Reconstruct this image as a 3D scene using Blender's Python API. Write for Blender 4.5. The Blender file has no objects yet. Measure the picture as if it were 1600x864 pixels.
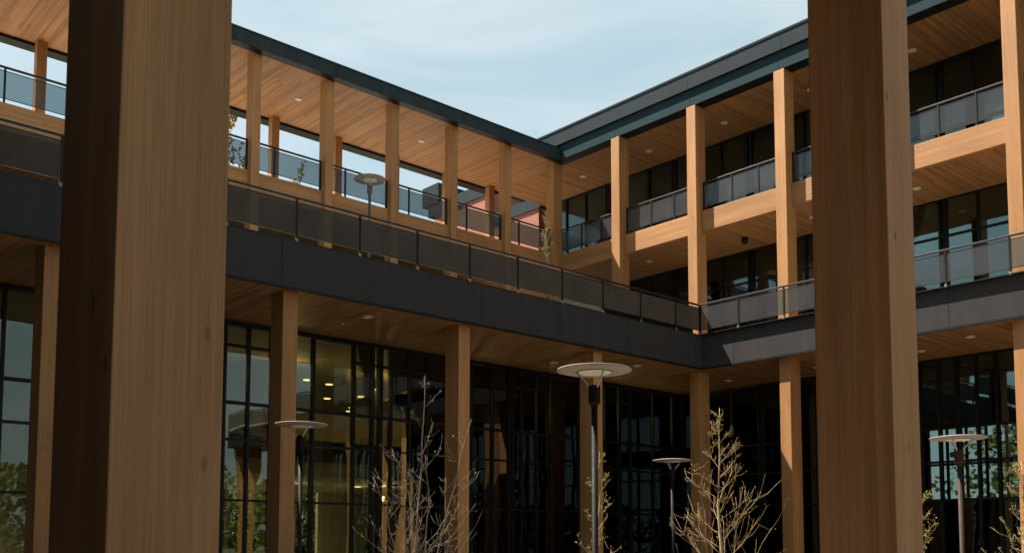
import bpy, bmesh, math, random
from mathutils import Vector, Matrix
R = math.radians
G = 1.6                      # eye height: heights below are given from the eye, G lifts them onto the ground
C = bpy.context.scene.collection
S = bpy.context.scene
rnd = random.Random(7)

# ------------------------------------------------------------------ materials
def nm(name):
    m = bpy.data.materials.new(name); m.use_nodes = True
    nt = m.node_tree
    for n in list(nt.nodes): nt.nodes.remove(n)
    out = nt.nodes.new('ShaderNodeOutputMaterial')
    return m, nt, out
def N(nt, t, **kw):
    n = nt.nodes.new(t)
    for k, v in kw.items():
        if k.startswith('i_'):
            key = k[2:]
            key = int(key) if key.isdigit() else key
            n.inputs[key].default_value = v
        else: setattr(n, k, v)
    return n
def L(nt, a, b): nt.links.new(a, b)
def ramp(nt, src, stops):
    r = nt.nodes.new('ShaderNodeValToRGB')
    e = r.color_ramp.elements
    while len(e) < len(stops): e.new(0.5)
    for q, (p, c) in zip(e, stops):
        q.position = p; q.color = c if len(c) == 4 else (*c, 1)
    L(nt, src, r.inputs[0]); return r.outputs[0]
def math_(nt, op, a, b=None, c=None):
    n = N(nt, 'ShaderNodeMath', operation=op)
    for i, v in enumerate((a, b, c)):
        if v is None: continue
        if isinstance(v, (int, float)): n.inputs[i].default_value = v
        else: L(nt, v, n.inputs[i])
    return n.outputs[0]
def mixc(nt, mode, fac, a, b):
    n = N(nt, 'ShaderNodeMixRGB', blend_type=mode)
    for i, v in enumerate((fac, a, b)):
        if isinstance(v, (int, float)): n.inputs[i].default_value = v
        elif isinstance(v, tuple): n.inputs[i].default_value = (*v, 1) if len(v) == 3 else v
        else: L(nt, v, n.inputs[i])
    return n.outputs[0]
def coords(nt, scale, rand=True):
    tc = N(nt, 'ShaderNodeTexCoord'); v = tc.outputs['Object']
    if rand:
        oi = N(nt, 'ShaderNodeObjectInfo')
        sc = N(nt, 'ShaderNodeVectorMath', operation='SCALE'); sc.inputs[0].default_value = (37.0, 53.0, 71.0)
        L(nt, oi.outputs['Random'], sc.inputs['Scale'])
        ad = N(nt, 'ShaderNodeVectorMath', operation='ADD'); L(nt, v, ad.inputs[0]); L(nt, sc.outputs[0], ad.inputs[1]); v = ad.outputs[0]
    mp = N(nt, 'ShaderNodeMapping'); mp.inputs['Scale'].default_value = scale; L(nt, v, mp.inputs[0])
    return v, mp.outputs[0]
def bump(nt, h, strength, dist=0.01):
    b = N(nt, 'ShaderNodeBump'); b.inputs['Strength'].default_value = strength; b.inputs['Distance'].default_value = dist
    L(nt, h, b.inputs['Height']); return b.outputs[0]

def axis_scale(axis, across, along):
    s = [across] * 3; s['XYZ'.index(axis)] = along; return tuple(s)

def glulam(name, axis, light, dark, lam_axis=None, knots=True, lam=0.045):
    m, nt, out = nm(name)
    v, g = coords(nt, axis_scale(axis, 28, 0.55))
    n1 = N(nt, 'ShaderNodeTexNoise', i_Scale=1.0, i_Detail=7.0, i_Roughness=0.62, i_Distortion=0.35); L(nt, g, n1.inputs['Vector'])
    col = ramp(nt, n1.outputs['Fac'], [(0.28, dark), (0.72, light)])
    mpf = N(nt, 'ShaderNodeMapping'); mpf.inputs['Scale'].default_value = axis_scale(axis, 150, 1.6); L(nt, v, mpf.inputs[0])
    nf = N(nt, 'ShaderNodeTexNoise', i_Scale=1.0, i_Detail=3.0, i_Roughness=0.6); L(nt, mpf.outputs[0], nf.inputs['Vector'])
    col = mixc(nt, 'MULTIPLY', 1.0, col, ramp(nt, nf.outputs['Fac'], [(0.32, (0.80, 0.77, 0.74)), (0.62, (1.05, 1.05, 1.05))]))
    ob = N(nt, 'ShaderNodeObjectInfo')
    col = mixc(nt, 'MULTIPLY', 1.0, col, ramp(nt, ob.outputs['Random'], [(0.0, (0.90, 0.88, 0.86)), (1.0, (1.07, 1.06, 1.04))]))
    # slow tone drift
    mp2 = N(nt, 'ShaderNodeMapping'); mp2.inputs['Scale'].default_value = axis_scale(axis, 2.2, 0.35); L(nt, v, mp2.inputs[0])
    n2 = N(nt, 'ShaderNodeTexNoise', i_Scale=1.0, i_Detail=3.0); L(nt, mp2.outputs[0], n2.inputs['Vector'])
    drift = ramp(nt, n2.outputs['Fac'], [(0.3, (0.82, 0.80, 0.78)), (0.7, (1.06, 1.06, 1.06))])
    col = mixc(nt, 'MULTIPLY', 1.0, col, drift)
    if lam_axis:
        sx = N(nt, 'ShaderNodeSeparateXYZ'); L(nt, v, sx.inputs[0])
        q = math_(nt, 'DIVIDE', sx.outputs['XYZ'.index(lam_axis)], lam)
        wn = N(nt, 'ShaderNodeTexWhiteNoise', noise_dimensions='1D'); L(nt, math_(nt, 'FLOOR', q), wn.inputs['W'])
        tone = ramp(nt, wn.outputs['Value'], [(0.0, (0.86, 0.84, 0.82)), (1.0, (1.06, 1.05, 1.04))])
        col = mixc(nt, 'MULTIPLY', 1.0, col, tone)
        seam = math_(nt, 'LESS_THAN', math_(nt, 'FRACT', q), 0.03)
        col = mixc(nt, 'MULTIPLY', math_(nt, 'MULTIPLY', seam, 0.35), col, (0.45, 0.4, 0.36))
    if knots:
        mp3 = N(nt, 'ShaderNodeMapping'); mp3.inputs['Scale'].default_value = axis_scale(axis, 6.5, 2.6); L(nt, v, mp3.inputs[0])
        vo = N(nt, 'ShaderNodeTexVoronoi', i_Scale=1.0, i_Randomness=1.0); L(nt, mp3.outputs[0], vo.inputs['Vector'])
        rare = N(nt, 'ShaderNodeSeparateColor'); L(nt, vo.outputs['Color'], rare.inputs[0])
        pick = math_(nt, 'GREATER_THAN', rare.outputs[0], 0.32)
        kn = ramp(nt, vo.outputs['Distance'], [(0.05, (1, 1, 1)), (0.13, (0, 0, 0))])
        col = mixc(nt, 'MULTIPLY', math_(nt, 'MULTIPLY', kn, math_(nt, 'MULTIPLY', pick, 0.8)), col, (0.26, 0.2, 0.17))
        # thin drying checks along the grain
        mp4 = N(nt, 'ShaderNodeMapping'); mp4.inputs['Scale'].default_value = axis_scale(axis, 42, 0.22); L(nt, v, mp4.inputs[0])
        n4 = N(nt, 'ShaderNodeTexNoise', i_Scale=1.0, i_Detail=2.0); L(nt, mp4.outputs[0], n4.inputs['Vector'])
        ck = ramp(nt, n4.outputs['Fac'], [(0.665, (0, 0, 0)), (0.71, (1, 1, 1))])
        col = mixc(nt, 'MULTIPLY', math_(nt, 'MULTIPLY', ck, 0.5), col, (0.35, 0.28, 0.22))
    p = N(nt, 'ShaderNodeBsdfPrincipled', i_Roughness=0.62)
    p.inputs['Specular IOR Level'].default_value = 0.3
    L(nt, col, p.inputs['Base Color'])
    L(nt, bump(nt, n1.outputs['Fac'], 0.25, 0.004), p.inputs['Normal'])
    L(nt, p.outputs[0], out.inputs[0]); return m

def planks(name, axis, light, dark, w=0.09):
    """boards running along axis, laid side by side on a horizontal ceiling"""
    m, nt, out = nm(name)
    v, g = coords(nt, axis_scale(axis, 26, 0.8), rand=False)
    sx = N(nt, 'ShaderNodeSeparateXYZ'); L(nt, v, sx.inputs[0])
    ai = 'XYZ'.index(axis); pi_ = 1 - ai
    q = math_(nt, 'DIVIDE', sx.outputs[pi_], w); idx = math_(nt, 'FLOOR', q)
    w1 = N(nt, 'ShaderNodeTexWhiteNoise', noise_dimensions='1D'); L(nt, idx, w1.inputs['W'])
    run = math_(nt, 'FLOOR', math_(nt, 'ADD', math_(nt, 'DIVIDE', sx.outputs[ai], 5.5), math_(nt, 'MULTIPLY', w1.outputs['Value'], 9.0)))
    w2 = N(nt, 'ShaderNodeTexWhiteNoise', noise_dimensions='2D')
    cb = N(nt, 'ShaderNodeCombineXYZ'); L(nt, idx, cb.inputs[0]); L(nt, run, cb.inputs[1]); L(nt, cb.outputs[0], w2.inputs['Vector'])
    # grain offset per board
    sc = N(nt, 'ShaderNodeVectorMath', operation='SCALE'); L(nt, w2.outputs['Color'], sc.inputs[0]); sc.inputs['Scale'].default_value = 40
    ad = N(nt, 'ShaderNodeVectorMath', operation='ADD'); L(nt, g, ad.inputs[0]); L(nt, sc.outputs[0], ad.inputs[1])
    n1 = N(nt, 'ShaderNodeTexNoise', i_Scale=1.0, i_Detail=6.0, i_Roughness=0.6, i_Distortion=0.4); L(nt, ad.outputs[0], n1.inputs['Vector'])
    col = ramp(nt, n1.outputs['Fac'], [(0.25, dark), (0.75, light)])
    tone = ramp(nt, w2.outputs['Value'], [(0.0, (0.64, 0.61, 0.58)), (0.4, (0.9, 0.88, 0.86)), (1.0, (1.08, 1.07, 1.05))])
    col = mixc(nt, 'MULTIPLY', 1.0, col, tone)
    fr = math_(nt, 'FRACT', q)
    seam = math_(nt, 'LESS_THAN', fr, 0.075)
    col = mixc(nt, 'MULTIPLY', math_(nt, 'MULTIPLY', seam, 0.7), col, (0.25, 0.2, 0.17))
    p = N(nt, 'ShaderNodeBsdfPrincipled', i_Roughness=0.55); p.inputs['Specular IOR Level'].default_value = 0.3
    L(nt, col, p.inputs['Base Color'])
    hh = math_(nt, 'SUBTRACT', math_(nt, 'MULTIPLY', n1.outputs['Fac'], 0.15), seam)
    L(nt, bump(nt, hh, 0.5, 0.006), p.inputs['Normal'])
    L(nt, p.outputs[0], out.inputs[0]); return m

def plain(name, color, rough=0.5, metallic=0.0, spec=0.5, var=0.12, scale=3.0, bumpy=0.0, bscale=60, streak=False):
    m, nt, out = nm(name)
    v, g = coords(nt, (scale,) * 3)
    n1 = N(nt, 'ShaderNodeTexNoise', i_Scale=1.0, i_Detail=5.0, i_Roughness=0.6); L(nt, g, n1.inputs['Vector'])
    if streak:
        n1.inputs['Distortion'].default_value = 0.2; g.node.inputs['Scale'].default_value = (scale * 3, scale * 3, scale * 0.35)
    lo = tuple(c * (1 - var) for c in color); hi = tuple(c * (1 + var) for c in color)
    col = ramp(nt, n1.outputs['Fac'], [(0.3, lo), (0.7, hi)])
    p = N(nt, 'ShaderNodeBsdfPrincipled', i_Metallic=metallic)
    p.inputs['Specular IOR Level'].default_value = spec
    L(nt, col, p.inputs['Base Color'])
    L(nt, ramp(nt, n1.outputs['Fac'], [(0.3, (rough * 0.85,) * 3), (0.7, (min(1, rough * 1.15),) * 3)]), p.inputs['Roughness'])
    if bumpy:
        mp = N(nt, 'ShaderNodeMapping'); mp.inputs['Scale'].default_value = (bscale,) * 3; L(nt, v, mp.inputs[0])
        n2 = N(nt, 'ShaderNodeTexNoise', i_Scale=1.0, i_Detail=4.0); L(nt, mp.outputs[0], n2.inputs['Vector'])
        L(nt, bump(nt, n2.outputs['Fac'], bumpy, 0.01), p.inputs['Normal'])
    L(nt, p.outputs[0], out.inputs[0]); return m

def glass(name, tint, ior, wob=0.0, gtint=(0.92, 1.0, 1.0)):
    """coated window glass, thin pane: tinted see-through plus mirror reflection, slightly bowed"""
    m, nt, out = nm(name)
    tr = N(nt, 'ShaderNodeBsdfTransparent'); tr.inputs[0].default_value = (*tint, 1)
    gl = N(nt, 'ShaderNodeBsdfGlossy', i_Roughness=0.012); gl.inputs[0].default_value = (*gtint, 1)
    fr = N(nt, 'ShaderNodeFresnel', i_IOR=ior)
    if wob:
        v, g = coords(nt, (0.9, 0.9, 0.55))
        n1 = N(nt, 'ShaderNodeTexNoise', i_Scale=1.0, i_Detail=1.0); L(nt, g, n1.inputs['Vector'])
        b = bump(nt, n1.outputs['Fac'], 1.0, wob); L(nt, b, gl.inputs['Normal'])
    mx = N(nt, 'ShaderNodeMixShader'); L(nt, fr.outputs[0], mx.inputs[0]); L(nt, tr.outputs[0], mx.inputs[1]); L(nt, gl.outputs[0], mx.inputs[2])
    L(nt, mx.outputs[0], out.inputs[0]); return m

def mesh_panel(name, base, fac, rough, spec):
    """fine dark perforated sheet: part see-through, part matt metal"""
    m, nt, out = nm(name)
    tr = N(nt, 'ShaderNodeBsdfTransparent'); tr.inputs[0].default_value = (0.86, 0.98, 1.0, 1)
    v, g = coords(nt, (1.2, 1.2, 1.2))
    n1 = N(nt, 'ShaderNodeTexNoise', i_Scale=1.0, i_Detail=3.0); L(nt, g, n1.inputs['Vector'])
    col = ramp(nt, n1.outputs['Fac'], [(0.3, tuple(c * 0.85 for c in base)), (0.7, tuple(c * 1.15 for c in base))])
    p = N(nt, 'ShaderNodeBsdfPrincipled', i_Roughness=rough); L(nt, col, p.inputs['Base Color'])
    p.inputs['Specular IOR Level'].default_value = spec
    mx = N(nt, 'ShaderNodeMixShader')
    lw_ = N(nt, 'ShaderNodeLayerWeight', i_Blend=0.5)      # holes close up when seen at a slant
    L(nt, math_(nt, 'MINIMUM', math_(nt, 'ADD', math_(nt, 'MULTIPLY', lw_.outputs['Facing'], 0.85), fac), 1.0), mx.inputs[0])
    L(nt, tr.outputs[0], mx.inputs[1]); L(nt, p.outputs[0], mx.inputs[2]); L(nt, mx.outputs[0], out.inputs[0]); return m

def brick(name):
    m, nt, out = nm(name)
    tc = N(nt, 'ShaderNodeTexCoord'); sx = N(nt, 'ShaderNodeSeparateXYZ'); L(nt, tc.outputs['Object'], sx.inputs[0])
    cb = N(nt, 'ShaderNodeCombineXYZ'); L(nt, math_(nt, 'ADD', sx.outputs[0], sx.outputs[1]), cb.inputs[0]); L(nt, sx.outputs[2], cb.inputs[1])
    b = N(nt, 'ShaderNodeTexBrick', i_Scale=1.0); L(nt, cb.outputs[0], b.inputs['Vector'])
    b.inputs['Color1'].default_value = (0.29, 0.083, 0.042, 1); b.inputs['Color2'].default_value = (0.20, 0.055, 0.030, 1)
    b.inputs['Mortar'].default_value = (0.27, 0.16, 0.11, 1); b.inputs['Mortar Size'].default_value = 0.008
    b.inputs['Brick Width'].default_value = 0.215; b.inputs['Row Height'].default_value = 0.075
    p = N(nt, 'ShaderNodeBsdfPrincipled', i_Roughness=0.85); L(nt, b.outputs['Color'], p.inputs['Base Color'])
    L(nt, bump(nt, b.outputs['Fac'], -0.4, 0.006), p.inputs['Normal'])
    L(nt, p.outputs[0], out.inputs[0]); return m

def emit(name, color, strength):
    m, nt, out = nm(name)
    e = N(nt, 'ShaderNodeEmission', i_Strength=strength); e.inputs[0].default_value = (*color, 1)
    L(nt, e.outputs[0], out.inputs[0]); return m

def leafmat(name, a, b):
    m, nt, out = nm(name)
    gi = N(nt, 'ShaderNodeNewGeometry')
    col = ramp(nt, gi.outputs['Random Per Island'], [(0.0, a), (1.0, b)])
    d = N(nt, 'ShaderNodeBsdfDiffuse'); L(nt, col, d.inputs[0])
    t = N(nt, 'ShaderNodeBsdfTranslucent'); L(nt, col, t.inputs[0])
    mx = N(nt, 'ShaderNodeMixShader', i_Fac=0.3); L(nt, d.outputs[0], mx.inputs[1]); L(nt, t.outputs[0], mx.inputs[2])
    L(nt, mx.outputs[0], out.inputs[0]); return m

def ground_mat(name, a, b, scale, pave=0):
    m, nt, out = nm(name)
    v, g = coords(nt, (scale,) * 3, rand=False)
    n1 = N(nt, 'ShaderNodeTexNoise', i_Scale=1.0, i_Detail=8.0, i_Roughness=0.65); L(nt, g, n1.inputs['Vector'])
    col = ramp(nt, n1.outputs['Fac'], [(0.3, a), (0.7, b)])
    if pave:
        bt = N(nt, 'ShaderNodeTexBrick', i_Scale=1.0); L(nt, v, bt.inputs['Vector'])
        bt.inputs['Brick Width'].default_value = pave * 2; bt.inputs['Row Height'].default_value = pave; bt.inputs['Mortar Size'].default_value = 0.006
        bt.inputs['Color1'].default_value = (1, 1, 1, 1); bt.inputs['Color2'].default_value = (0.8, 0.8, 0.8, 1); bt.inputs['Mortar'].default_value = (0.4, 0.4, 0.4, 1)
        col = mixc(nt, 'MULTIPLY', 1.0, col, bt.outputs['Color'])
    p = N(nt, 'ShaderNodeBsdfPrincipled', i_Roughness=0.9); L(nt, col, p.inputs['Base Color'])
    L(nt, p.outputs[0], out.inputs[0]); return m

WL, WD = (0.43, 0.226, 0.090), (0.315, 0.153, 0.056)
M = {}
M['col'] = glulam('glulam_column_wood', 'Z', WL, WD, lam_axis='Y')
M['colr'] = glulam('glulam_column_wood_turned', 'Z', WL, WD, lam_axis='X')
M['beamx'] = glulam('glulam_beam_wood', 'X', WL, WD, lam_axis='Z')
M['beamy'] = glulam('glulam_beam_wood_long', 'Y', WL, WD, lam_axis='Z')
M['near'] = glulam('weathered_pillar_wood', 'Z', (0.58, 0.295, 0.135), (0.48, 0.230, 0.100), lam_axis='Y', lam=0.075)
SL, SD = (0.325, 0.170, 0.068), (0.225, 0.107, 0.041)
M['plx'] = planks('ceiling_boards_across', 'X', SL, SD)
M['ply'] = planks('ceiling_boards_along', 'Y', SL, SD)
M['fascia'] = plain('charcoal_panel', (0.038, 0.0365, 0.038), 0.65, 0.0, 0.03, 0.10, 1.2, streak=True)
M['roofmetal'] = plain('slate_sheet_metal', (0.030, 0.041, 0.046), 0.65, 0.0, 0.03, 0.16, 1.2, streak=True)
M['roofdark'] = plain('dark_slate_sheet_metal', (0.030, 0.040, 0.046), 0.65, 0.0, 0.02, 0.10, 1.2)
M['teal'] = plain('blue_green_sheet_metal', (0.018, 0.036, 0.045), 0.6, 0.0, 0.03, 0.10, 1.2)
M['flash'] = plain('grey_flashing', (0.10, 0.108, 0.112), 0.5, 0.2, 0.5, 0.08, 2)
M['black'] = plain('black_frame_metal', (0.007, 0.007, 0.008), 0.5, 0.0, 0.2, 0.2, 5)
M['handrail'] = plain('dark_handrail_metal', (0.012, 0.012, 0.013), 0.5, 0.0, 0.25, 0.15, 5)
M['bracket'] = plain('galvanised_bracket', (0.16, 0.15, 0.14), 0.5, 0.3, 0.5, 0.15, 8)
M['panel'] = mesh_panel('perforated_dark_panel', (0.074, 0.061, 0.055), 0.52, 0.6, 0.06)
M['panelg'] = mesh_panel('tinted_gallery_panel', (0.085, 0.072, 0.07), 0.34, 0.5, 0.08)
M['panelb'] = mesh_panel('tinted_glass_panel', (0.070, 0.068, 0.072), 0.36, 0.12, 0.55)
M['glass'] = glass('coated_glass', (0.66, 0.67, 0.52), 1.72, 0.006)
M['glassb'] = glass('coated_glass_bluish', (0.55, 0.62, 0.60), 2.0, 0.004, (0.72, 1.0, 0.98))
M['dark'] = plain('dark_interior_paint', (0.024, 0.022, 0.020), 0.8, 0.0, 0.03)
M['intwall'] = plain('interior_olive_wall', (0.22, 0.20, 0.13), 0.8, 0.0, 0.3)
M['conc'] = plain('pale_concrete', (0.40, 0.385, 0.36), 0.85, 0.0, 0.3, 0.15, 2, 0.2)
M['deck'] = plain('deck_pavers', (0.60, 0.53, 0.45), 0.85, 0.0, 0.3, 0.12, 2, 0.2)
M['brick'] = brick('orange_brick')
M['lampdisc'] = plain('lamp_dish_white', (0.21, 0.185, 0.16), 0.65, 0.0, 0.15, 0.06, 4)
M['lampgrey'] = plain('lamp_pole_grey', (0.07, 0.078, 0.08), 0.6, 0.0, 0.15, 0.15, 6)
M['lampbrown'] = plain('lamp_pole_brown', (0.030, 0.016, 0.012), 0.65, 0.0, 0.15, 0.2, 6)
M['lamppole'] = plain('lamp_pole_shade', (0.006, 0.005, 0.005), 0.65, 0.0, 0.12, 0.2, 6)  # near-black copy of the pole metal, shade put into its colour
M['lamparm'] = plain('lamp_arm_metal', (0.40, 0.38, 0.35), 0.35, 0.6, 0.5, 0.1, 6)
M['lens'] = plain('downlight_trim', (0.5, 0.49, 0.46), 0.5, 0.0, 0.5, 0.05, 6)
M['lit'] = emit('lit_lamp_warm', (1.0, 0.72, 0.42), 1.1)
M['bark'] = plain('pale_twig_bark', (0.25, 0.175, 0.10), 0.85, 0.0, 0.2, 0.3, 14, 0.3)
M['barkd'] = plain('grey_twig_bark', (0.13, 0.10, 0.08), 0.85, 0.0, 0.2, 0.3, 14, 0.3)
M['bud'] = leafmat('spring_buds', (0.12, 0.115, 0.022), (0.24, 0.20, 0.07))
M['yleaf'] = leafmat('yellow_spring_leaves', (0.24, 0.20, 0.06), (0.42, 0.30, 0.10))
M['gleaf'] = leafmat('far_tree_leaves', (0.035, 0.055, 0.018), (0.11, 0.13, 0.045))
M['paving'] = ground_mat('courtyard_paving', (0.15, 0.125, 0.10), (0.20, 0.168, 0.13), 1.5, 0.4)
M['lawn'] = ground_mat('lawn_grass', (0.05, 0.06, 0.02), (0.08, 0.085, 0.03), 0.8)

# ------------------------------------------------------------------ mesh helpers
class MB:
    def __init__(s): s.v = []; s.f = []
    def box(s, x0, x1, y0, y1, z0, z1):
        x0, x1 = sorted((x0, x1)); y0, y1 = sorted((y0, y1)); z0, z1 = sorted((z0, z1))
        b = len(s.v)
        s.v += [(x, y, z) for z in (z0, z1) for y in (y0, y1) for x in (x0, x1)]
        s.f += [tuple(b + i for i in q) for q in ((0, 2, 3, 1), (4, 5, 7, 6), (0, 1, 5, 4), (2, 6, 7, 3), (0, 4, 6, 2), (1, 3, 7, 5))]
        return s
    def tube(s, pts, rads, n=8, cap=True):
        b = len(s.v); up = Vector((0, 0, 1)); k = len(pts)
        pts = [Vector(p) for p in pts]
        for i, p in enumerate(pts):
            d = (pts[min(i + 1, k - 1)] - pts[max(i - 1, 0)])
            if d.length < 1e-9: d = Vector((0, 0, 1))
            d.normalize()
            a = d.cross(up)
            if a.length < 1e-3: a = d.cross(Vector((1, 0, 0)))
            a.normalize(); c = d.cross(a)
            for j in range(n):
                t = 2 * math.pi * j / n
                s.v.append(tuple(p + (a * math.cos(t) + c * math.sin(t)) * rads[i]))
        for i in range(k - 1):
            for j in range(n):
                j2 = (j + 1) % n
                s.f.append((b + i * n + j, b + i * n + j2, b + (i + 1) * n + j2, b + (i + 1) * n + j))
        if cap:
            s.f.append(tuple(b + j for j in reversed(range(n)))); s.f.append(tuple(b + (k - 1) * n + j for j in range(n)))
        return s
    def lathe(s, prof, c, n=32):
        b = len(s.v)
        for r, z in prof:
            for j in range(n):
                t = 2 * math.pi * j / n
                s.v.append((c[0] + r * math.cos(t), c[1] + r * math.sin(t), c[2] + z))
        for i in range(len(prof) - 1):
            for j in range(n):
                j2 = (j + 1) % n
                s.f.append((b + i * n + j, b + i * n + j2, b + (i + 1) * n + j2, b + (i + 1) * n + j))
        s.f.append(tuple(b + j for j in reversed(range(n)))); s.f.append(tuple(b + (len(prof) - 1) * n + j for j in range(n)))
        return s
    def leaf(s, p, size, rr):
        d = Vector((rr.gauss(0, 1), rr.gauss(0, 1), rr.gauss(0, 1))).normalized()
        e = d.orthogonal().normalized(); q = d.cross(e); p = Vector(p); b = len(s.v)
        s.v += [tuple(p - e * size * .5), tuple(p + q * size * .35), tuple(p + e * size * .5), tuple(p - q * size * .35)]
        s.f.append((b, b + 1, b + 2, b + 3))
    def build(s, name, mat, parent=None, bevel=0.0, smooth=False, origin=None):
        me = bpy.data.meshes.new(name)
        o0 = Vector(origin) if origin else Vector((0, 0, 0))
        me.from_pydata([tuple(Vector(v) - o0) for v in s.v], [], s.f)
        me.materials.append(M[mat] if isinstance(mat, str) else mat)
        if smooth:
            for p in me.polygons: p.use_smooth = True
        me.update()
        o = bpy.data.objects.new(name, me); C.objects.link(o)
        o.location = o0
        if bevel:
            bv = o.modifiers.new('edge', 'BEVEL'); bv.width = bevel; bv.segments = 2; bv.limit_method = 'ANGLE'
        if parent is not None: attach(o, parent)
        return o
def wloc(o):
    p = Vector(o.location)
    while o.parent: o = o.parent; p = p + Vector(o.location)
    return p
def attach(o, parent):
    o.location = Vector(o.location) - wloc(parent); o.parent = parent
def thing(name, loc, label, cat, group=None):
    o = bpy.data.objects.new(name, None); C.objects.link(o)
    o.empty_display_size = 0.3; o.location = loc
    o['label'] = label; o['category'] = cat
    if group: o['group'] = group
    return o
def tag(o, label, cat, group=None, kind=None):
    if kind: o['kind'] = kind
    else: o['label'] = label; o['category'] = cat
    if group: o['group'] = group
    return o
def z(h): return h + G

# key levels, measured from the eye
SOF, TER, RAIL = 6.081, 7.262, 8.336
B3, F3, RAIL3 = 11.12, 11.88, 12.92
RS, RT, RU = 15.682, 16.16, 16.80
YP, XP = 20.566, 27.245             # podium faces
YC, XC = 28.03, 27.479              # upper column planes
YL = 20.843                         # lower columns of the left wing
bays_x = [XC - 2.686 * k for k in range(0, 14)]
rows_y = [28.128 - 3.619 * k for k in range(0, 11)]
WEST = -8.0; SOUTH = -9.0; SOUTH_UP = -1.2

def colmesh(w, d, h, name):
    mb = MB().box(0, w, 0, d, 0, h); return mb
def column(parent, x, y, z0, z1, wx, wy, mat='col', name='column', bev=0.012):
    o = MB().box(x, x + wx, y, y + wy, z(z0), z(z1)).build(name, mat, parent, bevel=bev, origin=(x, y, z(z0)))
    return o

# ------------------------------------------------------------------ ground
MB().box(-300, 300, -300, 300, -0.5, 0).build('ground', 'lawn')['kind'] = 'structure'
MB().box(-7, 31, -8, 24.5, 0.0, 0.012).build('courtyard_paving', 'paving')['kind'] = 'structure'

# ------------------------------------------------------------------ left wing
lw = thing('timber_building', (10, 26, 0), 'timber wing with open roof gallery above a charcoal podium band, left of the inner corner', 'building')
def strips(parent, name, mat, axis, pos0, pos1, joints, z0, z1, a0, a1, gap=0.012, bev=0.0):
    """cladding strip made of separate panels; axis the long axis"""
    mb = MB(); js = [a0] + [j for j in sorted(joints) if a0 < j < a1] + [a1]
    for a, b in zip(js[:-1], js[1:]):
        a_, b_ = a + gap / 2, b - gap / 2
        if axis == 'X': mb.box(a_, b_, pos0, pos1, z(z0), z(z1))
        else: mb.box(pos0, pos1, a_, b_, z(z0), z(z1))
    return mb.build(name, mat, parent, bevel=bev)
jl = [11.155 + 3.07 * k for k in range(-7, 6)]
strips(lw, 'podium_fascia', 'fascia', 'X', YP, YP + 0.03, jl, SOF + 0.05, TER - 0.012, WEST, XP)
MB().box(WEST, XP + 0.031, YP + 0.033, YP + 0.2, z(SOF + 0.03), z(TER - 0.02)).build('fascia_backing', 'black', lw)
MB().box(WEST, XP - 0.02, YP - 0.014, YP + 0.06, z(SOF - 0.012), z(SOF + 0.046)).build('drip_edge', 'black', lw)
MB().box(WEST, XP + 0.2, YP + 0.202, 33.3, z(TER - 0.16), z(TER - 0.006)).build('terrace_deck', 'deck', lw)
MB().box(WEST, XP + 0.1, YP - 0.01, YP + 0.2, z(TER - 0.010), z(TER + 0.012)).build('deck_edge_trim', 'handrail', lw)
MB().box(WEST, XP + 0.02, YP + 0.07, 24.55, z(SOF), z(SOF + 0.06)).build('podium_soffit', 'ply', lw)
# lower columns
for k in range(0, 7):
    x = XC - 5.374 * k
    if x < WEST: break
    if k == 0: continue
    column(lw, x, YL, -G, SOF - 0.002, 0.40, 0.60)
# lower window wall, one window per bay
mull_seen = [7.0, 7.68, 8.35, 9.7, 10.37, 11.04, 11.71, 12.4, 13.09, 14.42, 15.79, 16.46, 17.12, 17.81, 18.48, 19.32, 20.3, 21.21, 21.94, 22.51, 23.23, 23.91, 25.31, 26.68, 28.11, 29.42, 30.6]
mull_all = [x for x in [WEST + 0.7 * 1.6 * i for i in range(40)] if x < 6.3] + [6.24] + mull_seen
def window_x(parent, x0, x1, y, z0, z1, mulls, trans, part_trans, mat_g, depth=0.16, mw=0.075):
    mb = MB()
    mb.box(x0, x1, y - 0.02, y + depth, z(z1 - 0.13), z(z1))
    mb.box(x0, x1, y - 0.02, y + depth, z(z0), z(z0 + 0.12))
    ms = [m for m in mulls if x0 + 0.12 < m < x1 - 0.12]
    edges = [x0 + 0.03] + ms + [x1 - 0.03]
    for i, m in enumerate(edges):
        mb.box(m - mw / 2, m + mw / 2, y - 0.035, y + depth, z(z0 + 0.121), z(z1 - 0.131))
    for a, b in zip(edges[:-1], edges[1:]):
        for t, hgt in trans: mb.box(a + mw / 2 + 0.001, b - mw / 2 - 0.001, y - 0.01, y + 0.10, z(t - hgt / 2), z(t + hgt / 2))
        if (b - a) < 0.72:
            for t, hgt in part_trans: mb.box(a + mw / 2 + 0.001, b - mw / 2 - 0.001, y - 0.01, y + 0.10, z(t - hgt / 2), z(t + hgt / 2))
    f = mb.build('window', 'black', parent)
    g = MB()
    for a, b in zip(edges[:-1], edges[1:]):
        t = rnd.uniform(-0.006, 0.006); u = rnd.uniform(-0.006, 0.006)
        bse = len(g.v)
        for yy in (0.03, 0.042):
            g.v += [(a + mw / 2, y + yy + t, z(z0 + .12)), (b - mw / 2, y + yy - t, z(z0 + .12)), (b - mw / 2, y + yy - t + u, z(z1 - .13)), (a + mw / 2, y + yy + t + u, z(z1 - .13))]
        g.f += [tuple(bse + i for i in q) for q in ((0, 1, 2, 3), (7, 6, 5, 4), (0, 4, 5, 1), (1, 5, 6, 2), (2, 6, 7, 3), (3, 7, 4, 0))]
    g.build('pane', mat_g, f)
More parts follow.
